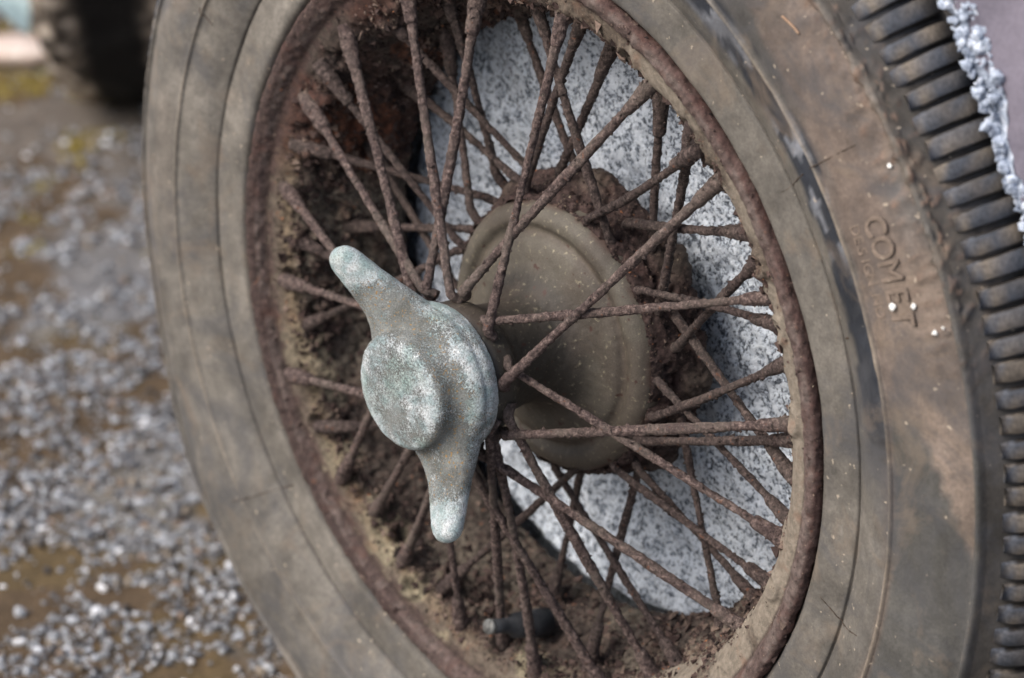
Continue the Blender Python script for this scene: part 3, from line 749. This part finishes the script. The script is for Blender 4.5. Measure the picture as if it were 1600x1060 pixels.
# loose rust flakes and mud crumbs stuck to the rim
w = (near * .9 + .10 * well + .03) * (1 - clay * .8) * (well + bead * .10 + .01); w[y_ < -.08] = 0; w /= w.sum()
idx = rng.choice(len(V), 20000, p=w); C = V[idx]; Nn = toin[idx]
sz = rng.uniform(.0006, .0020, len(C)) + (rng.random(len(C)) < .12) * rng.uniform(.001, .0032, len(C))
FV, FF = shards(C, Nn, sz, 8)
pal = np.array([L3(64, 50, 47), L3(88, 72, 67), L3(114, 98, 89), L3(42, 32, 31), L3(160, 108, 78), L3(170, 156, 136)])
ch = rng.choice(6, len(C), p=[.34, .27, .16, .17, .03, .03]); ch[(sz > .0013) & (ch > 3)] = 1
cc = pal[ch] * rng.uniform(.6, 1.0, (len(C), 1))
o = link('rust_flakes', mesh_np('rust_flakes', FV, FF, M_FLAKE, False, {'col': np.repeat(cc, 5, 0)}), rim); o['kind'] = 'stuff'

# valve stem
b0 = np.array([-.0045, .034, -.1725]); b1 = np.array([-.0058, .012, -.1665]); b2 = np.array([-.0064, -.004, -.1615])
Q = np.array([b0, b0 + (b1 - b0) * .4, b1, b1 + (b2 - b1) * .12, b1 + (b2 - b1) * .5, b2])
Vt, Ft = tube_path(Q, np.array([.0085, .0078, .0068, .0045, .0042, .0040]), 24)
vs = link('valve_stem', mesh_np('valve_stem', Vt, Ft, mat_simple('black_valve_rubber', [(.4, srgb(40, 42, 46)), (.7, srgb(58, 60, 64))], 90, .55, 400, .0004)), wheel)
ax = (b2 - b1) / np.linalg.norm(b2 - b1)
Vt, Ft = tube_path(np.array([b2 - ax * .001, b2 + ax * .0008, b2 + ax * .0022, b2 + ax * .0024, b2 + ax * .0002]), np.array([.0040, .0043, .0041, .0024, .0020]), 24)
link('valve_rim', mesh_np('valve_rim', Vt, Ft, mat_simple('dull_valve_metal', [(.4, srgb(84, 86, 86)), (.7, srgb(120, 120, 118))], 90, .6, 400, .0004, .4, .2)), vs)

# ---- hub
hubp = [(.0, .0372), (.030, .0372), (.0340, .0362), (.0360, .0325), (.0350, .0225), (.0315, .0180), (.0290, .0100), (.0280, .0000), (.0285, -.0080), (.0310, -.0150), (.0360, -.0205), (.0420, -.0235), (.0490, -.0252), (.0545, -.0272), (.0575, -.0300), (.0600, -.0302), (.0640, -.0280), (.0690, -.0290), (.0725, -.0325), (.0742, -.0370), (.0752, -.0410)]
prof = resample(catmull(hubp, 5), .0009); V, F, A, r_, y_, NN = lathe(prof, 420)
s = -1 if (NN[np.argmin(y_ + r_ * 0), 1]) > 0 else 1
dd = (fbm(V, 40, 3, 81) - .5) * .0010 + (fbm(V, 300, 3, 82) - .5) * .0007
V = V + (NN * s) * dd[:, None]
c = L3(84, 79, 71)[None] * np.ones((len(V), 1))
lay_b = (1 - smooth01(r_, .034, .044)); c = lay(c, lay_b * .9, L3(52, 48, 43))  # barrel painted darker, standing in for the shade behind the nut
c = lay(c, smooth01(fbm(V, 30, 3, 83), .52, .62) * .5, L3(72, 63, 56))
c = lay(c, np.exp(-((r_ - .0578) / .0018) ** 2) * .5, L3(72, 62, 54)); c = lay(c, smooth01(r_, .071, .0745) * .8 * smooth01(fbm(V, 80, 3, 84), .38, .55), L3(78, 56, 50))
me = mesh_np('hub_shell', V, F, M_HUB, attrs={'col': c}); hub = link('hub_shell', me, wheel)
# rusted spoke flange behind the shell
fp = [(.0735, -.0340), (.0755, -.0362), (.0775, -.0420), (.0792, -.0490), (.0815, -.0550), (.0832, -.0600), (.0832, -.0640), (.0800, -.0670), (.070, -.0690), (.040, -.0700), (.012, -.070)]
prof = resample(catmull(fp, 5), .0009); V, F, A, r_, y_, NN = lathe(prof, 600)
s = 1 if (NN[:, 0] * np.cos(A) + NN[:, 2] * np.sin(A))[np.argmin(np.abs(y_ + .049))] > 0 else -1
lob = np.maximum(0, np.cos(A * 8 + .6)) ** 2 * smooth01(-y_, .047, .056) * smooth01(r_, .075, .08)
nearh = np.zeros(len(V))
for sp in SPOKES:
    e = np.array(sp[3:6]); nearh = np.maximum(nearh, np.exp(-(np.linalg.norm(V - e, axis=1) / .005) ** 2))
dd = (fbm(V, 120, 4, 85) - .5) * .0045 + (fbm(V, 420, 3, 86) - .5) * .003 + lob * .0035 + nearh * .002 - np.maximum(0, fbm(V, 190, 2, 87) - .6) * .02
V = V + NN * s * dd[:, None]
c = L3(54, 42, 40)[None] * (.6 + .9 * fbm(V, 260, 3, 88))[:, None]; c = lay(c, lob * .8, L3(82, 73, 66))
me = mesh_np('spoke_flange', V, F, M_RIM, attrs={'col': c, 'pit': np.ones(len(V)) * (1 - lob)}); fl = link('spoke_flange', me, wheel)
idx = rng.choice(np.where((y_ > -.062) & (r_ > .073))[0], 2600); C = V[idx]
FV, FF = shards(C, (NN * s)[idx], rng.uniform(.0005, .0016, len(C)), 9)
cc = .6 * pal[rng.choice(6, len(C), p=[.40, .27, .10, .20, .02, .01])]
o = link('rust_flakes', mesh_np('rust_flakes', FV, FF, M_FLAKE, False, {'col': np.repeat(cc, 5, 0)}), fl); o['kind'] = 'stuff'

# ---- spokes, each with its nipple
for k, (x0, y0, z0, x1, y1, z1, fr) in enumerate(SPOKES):
    a = np.array([x0, y0, z0]); b = np.array([x1, y1, z1]); g = np.random.default_rng(100 + k)
    D = b - a; Ln = np.linalg.norm(D); D = D / Ln
    n = max(30, int(Ln / .0016)); t = np.linspace(0, 1, n)
    # slight sag and an elbow where the head hooks into the hub
    side = np.cross(D, g.normal(size=3)); side /= np.linalg.norm(side)
    P = a + (b - a) * t[:, None] + side * (np.sin(t * np.pi) * g.normal() * .0009)[:, None]
    rad_dir = np.array([b[0], 0, b[2]]); rad_dir /= np.linalg.norm(rad_dir) + 1e-9
    hook = smooth01(t, 1 - .009 / Ln, 1.0)
    axis_dir = np.array([0, 1., 0]) if fr else np.array([0, 1, 0.]) * .6 - rad_dir * .8
    P = P + axis_dir * (hook ** 2 * .006)[:, None]
    r0 = (.00242 if fr else .00212) * g.uniform(.86, 1.12)
    rad = r0 * (1 + .10 * np.sin(t * 9 + k)) + .0004 * np.exp(-((t - 1) * Ln / .01) ** 2)
    V, F = tube_path(P, rad, 12, .0008, 200 + k, nscale=520)
    # flakes clinging to the spoke
    nf = int(Ln * (900 if fr else 1500)); m = g.random(nf) ** (1.0 if fr else 1.0); ii = (m * (n - 1)).astype(int)
    dirs = g.normal(size=(nf, 3)) + np.array([0, .2, -.5 if not fr else -.1]); dirs -= D * (dirs @ D)[:, None]; dirs /= np.linalg.norm(dirs, axis=1, keepdims=True)
    big = g.random(nf) ** 3
    FV, FF = shards(P[ii] + dirs * (rad[ii] * .96)[:, None], dirs, .0004 + .0015 * big, 300 + k)
    # a few larger jagged scales standing off the spoke, mostly near the ends
    nb = g.integers(7, 15); tb = np.where(g.random(nb) < .6, g.beta(1, 4, nb), g.random(nb)); ib = (tb * (n - 1)).astype(int)
    db = g.normal(size=(nb, 3)); db -= D * (db @ D)[:, None]; db /= np.linalg.norm(db, axis=1, keepdims=True)
    BV, BF = shards(P[ib] + db * (rad[ib] * .9)[:, None], db, g.uniform(.0012, .0026, nb), 700 + k)
    FF = np.vstack([FF, BF + len(FV)]); FV = np.vstack([FV, BV])
    V2 = np.vstack([V, FV]); F2 = np.vstack([F, FF + len(V)])
    sp = link('spoke', mesh_np('spoke', V2, F2, M_SPOKE if fr else M_SPOKE_B), wheel)
    # nipple: stepped sleeve at the rim
    ln = g.uniform(.015, .019); s0 = -.004; q = np.array([s0, 0, .3, .55, .8, .93, 1.0]) ; s0 = -.010; q = np.array([s0, .001, .004, .008, ln - .0035, ln - .001, ln + .0006])
    rr = np.array([.0042, .0047, .0043, .0039, .0037, .0035, .0028]) * g.uniform(.88, 1.08) * (1 if fr else .92)
    qd = np.linspace(q[0], q[-1], 26); rrd = np.interp(qd, q, rr)
    Pn = np.array([a + D * u for u in qd]); V, F = tube_path(Pn, rrd, 16, .0006, 400 + k, nscale=420)
    nf = 34; ii = g.integers(0, 20, nf); dirs = g.normal(size=(nf, 3)); dirs -= D * (dirs @ D)[:, None]; dirs /= np.linalg.norm(dirs, axis=1, keepdims=True)
    FV, FF = shards(Pn[ii] + dirs * rrd[ii][:, None], dirs, g.uniform(.0005, .0018, nf), 500 + k)
    link('nipple', mesh_np('nipple', np.vstack([V, FV]), np.vstack([F, FF + len(V)]), M_SPOKE if fr else M_SPOKE_B), sp)

# ---- winged spinner nut: cast in one piece (remeshed union of body and wings), with the washer behind it
def lathe_bm(bm, prof, nseg, about=(0, 0, 0)):
    V, F, *_ = lathe(prof, nseg); vs = [bm.verts.new(Vector(v) + Vector(about)) for v in V]
    for f in F:
        q = [vs[i] for i in f]
        if len(set(q)) == 4:
            try: bm.faces.new(q)
            except ValueError: pass
def nut():
    bm = bmesh.new()
    body = catmull([(.0004, .0742), (.012, .0741), (.022, .0737), (.0275, .0728), (.0302, .0710), (.0311, .0685), (.0314, .0650), (.0322, .0620), (.0342, .0592), (.0374, .0566), (.0396, .0542), (.0407, .0518), (.0408, .0497), (.0398, .0482), (.0405, .0462), (.0402, .0432), (.0388, .0400), (.0370, .0380), (.0200, .0370), (.0004, .0370)], 4)
    lathe_bm(bm, body, 128)
    for ang in WING_ANG:
        e = Vector((math.cos(R_(ang)), 0, math.sin(R_(ang)))); tt = Vector((-e.z, 0, e.x)); yv = Vector((0, -1, 0))
        st = [(.006, .0505, .0290, .0130), (.020, .0515, .0285, .0135), (.032, .0530, .0228, .0128), (.041, .0555, .0178, .0110), (.050, .0595, .0145, .0090), (.058, .0638, .0128, .0078), (.066, .0680, .0114, .0070), (.0715, .0709, .0102, .0064), (.0755, .0730, .0084, .0053), (.0778, .0743, .0056, .0037), (.0788, .0749, .0018, .0013)]
        sta = catmull(st, 5); rings = []
        for k, (r, y, w, t) in enumerate(sta):
            k0, k1 = max(0, k - 1), min(len(sta) - 1, k + 1); d = (e * (sta[k1][0] - sta[k0][0]) + yv * (sta[k1][1] - sta[k0][1])).normalized()
            nn = tt.cross(d).normalized(); cen = e * r + yv * y
            rings.append([bm.verts.new(cen + tt * (w * math.copysign(abs(math.cos(a)) ** .85, math.cos(a))) + nn * (t * math.copysign(abs(math.sin(a)) ** .9, math.sin(a)))) for a in np.linspace(0, 2 * math.pi, 28, endpoint=False)])
        for A_, B_ in zip(rings[:-1], rings[1:]):
            for q in range(28): bm.faces.new((A_[q], A_[(q + 1) % 28], B_[(q + 1) % 28], B_[q]))
        bm.faces.new(rings[0][::-1]); bm.faces.new(rings[-1])
    bmesh.ops.remove_doubles(bm, verts=bm.verts, dist=1e-5); bmesh.ops.recalc_face_normals(bm, faces=bm.faces)
    me = bpy.data.meshes.new('n'); bm.to_mesh(me); bm.free(); ob = bpy.data.objects.new('n', me); col.objects.link(ob)
    m = ob.modifiers.new('r', 'REMESH'); m.mode = 'VOXEL'; m.voxel_size = .0009
    m = ob.modifiers.new('s', 'SMOOTH'); m.iterations = 7; m.factor = .5
    dg = bpy.context.evaluated_depsgraph_get(); dg.update(); m2 = bpy.data.meshes.new_from_object(ob.evaluated_get(dg)); bpy.data.objects.remove(ob)
    n = len(m2.vertices); V = np.empty(n * 3, np.float32); m2.vertices.foreach_get('co', V); V = V.reshape(-1, 3).astype(float)
    N = np.empty(n * 3, np.float32); m2.vertex_normals.foreach_get('vector', N); N = N.reshape(-1, 3)
    V2 = V + N * ((fbm(V, 70, 3, 91) - .5) * .0009 + (fbm(V, 420, 3, 92) - .5) * .00055)[:, None]
    m2.vertices.foreach_set('co', V2.astype(np.float32).ravel())
    r = np.hypot(V[:, 0], V[:, 2]); y = -V[:, 1]; f = fbm(V, 55, 4, 93)
    face = smooth01(y, .069, .072) * (1 - smooth01(r, .028, .032))
    tips = smooth01(r, .052, .066); skirt = (1 - smooth01(y, .055, .060)) * (1 - smooth01(r, .044, .050)); rimf = np.exp(-((r - .0275) / .004) ** 2) * smooth01(y, .067, .071)
    ox = .38 + .20 * face + .26 * rimf + .85 * tips + .52 * skirt + (f - .5) * 1.3 + (fbm(V, 160, 3, 94) - .5) * .8
    neck = smooth01(r, .028, .034) * (1 - smooth01(r, .054, .064)) * smooth01(y, .055, .061)
    ox -= .20 * neck
    for nme, dat in (('ox', np.clip(ox, 0, 1.2)), ('rusty', np.clip(.08 + neck * .95 + .4 * skirt * (f < .5), 0, 1))):
        a = m2.attributes.new(nme, 'FLOAT', 'POINT'); a.data.foreach_set('value', dat.astype(np.float32))
    m2.polygons.foreach_set('use_smooth', np.ones(len(m2.polygons), bool)); m2.materials.clear(); m2.materials.append(M_NUT)
    o = link('spinner_nut', m2, wheel); o['label'] = 'pale green oxidised two eared spinner nut'
nut()

# ================================================================ small things lying on the tyre
M_CHIP = mat_simple('white_stone_chip', [(.4, srgb(206, 208, 206)), (.7, srgb(240, 240, 238))], 300, .5)
for (r, d, y, s, lab) in ((.2902, 23.1, .0100, .0021, 'tiny white chip on the letter E of the tyre'), (.3018, 22.9, .0085, .0016, 'tiny white chip just outside the letters E and T'), (.3091, 20.4, .0070, .0017, 'tiny white chip below the letters, the larger of a close pair'), (.3134, 20.7, .0055, .0011, 'tiniest white chip, nearest the tread below the letters'), (.3125, 34.5, .0055, .0012, 'lone tiny white chip beside the crumbly dirt above the letters')):
    t = R_(d); o = pebble('white_chip', (r * math.cos(t), -y + .0004, HUB_Z + r * math.sin(t)), (s * random.uniform(.8, 1.3), s * .5, s * random.uniform(.7, 1.25)), M_CHIP, lab, 'white chip', int(d * 7), 'white chips stuck on the tyre', 1, False)
t0 = np.linspace(0, 1, 16); Q = np.stack([.3035 * np.cos(R_(48.7) + (t0 - .5) * .028) - .004 * t0 ** 2, np.full(16, -.0078), HUB_Z + .3035 * np.sin(R_(48.7) + (t0 - .5) * .028)], 1)
V, F = tube_path(Q, np.full(16, .0005), 6)
o = link('dry_stem', mesh_np('dry_stem', V, F, mat_simple('dry_grass_stem', [(.4, srgb(150, 122, 100)), (.7, srgb(176, 150, 126))], 300))); tag(o, 'short curved dry stem lying on the upper tyre sidewall', 'stem')
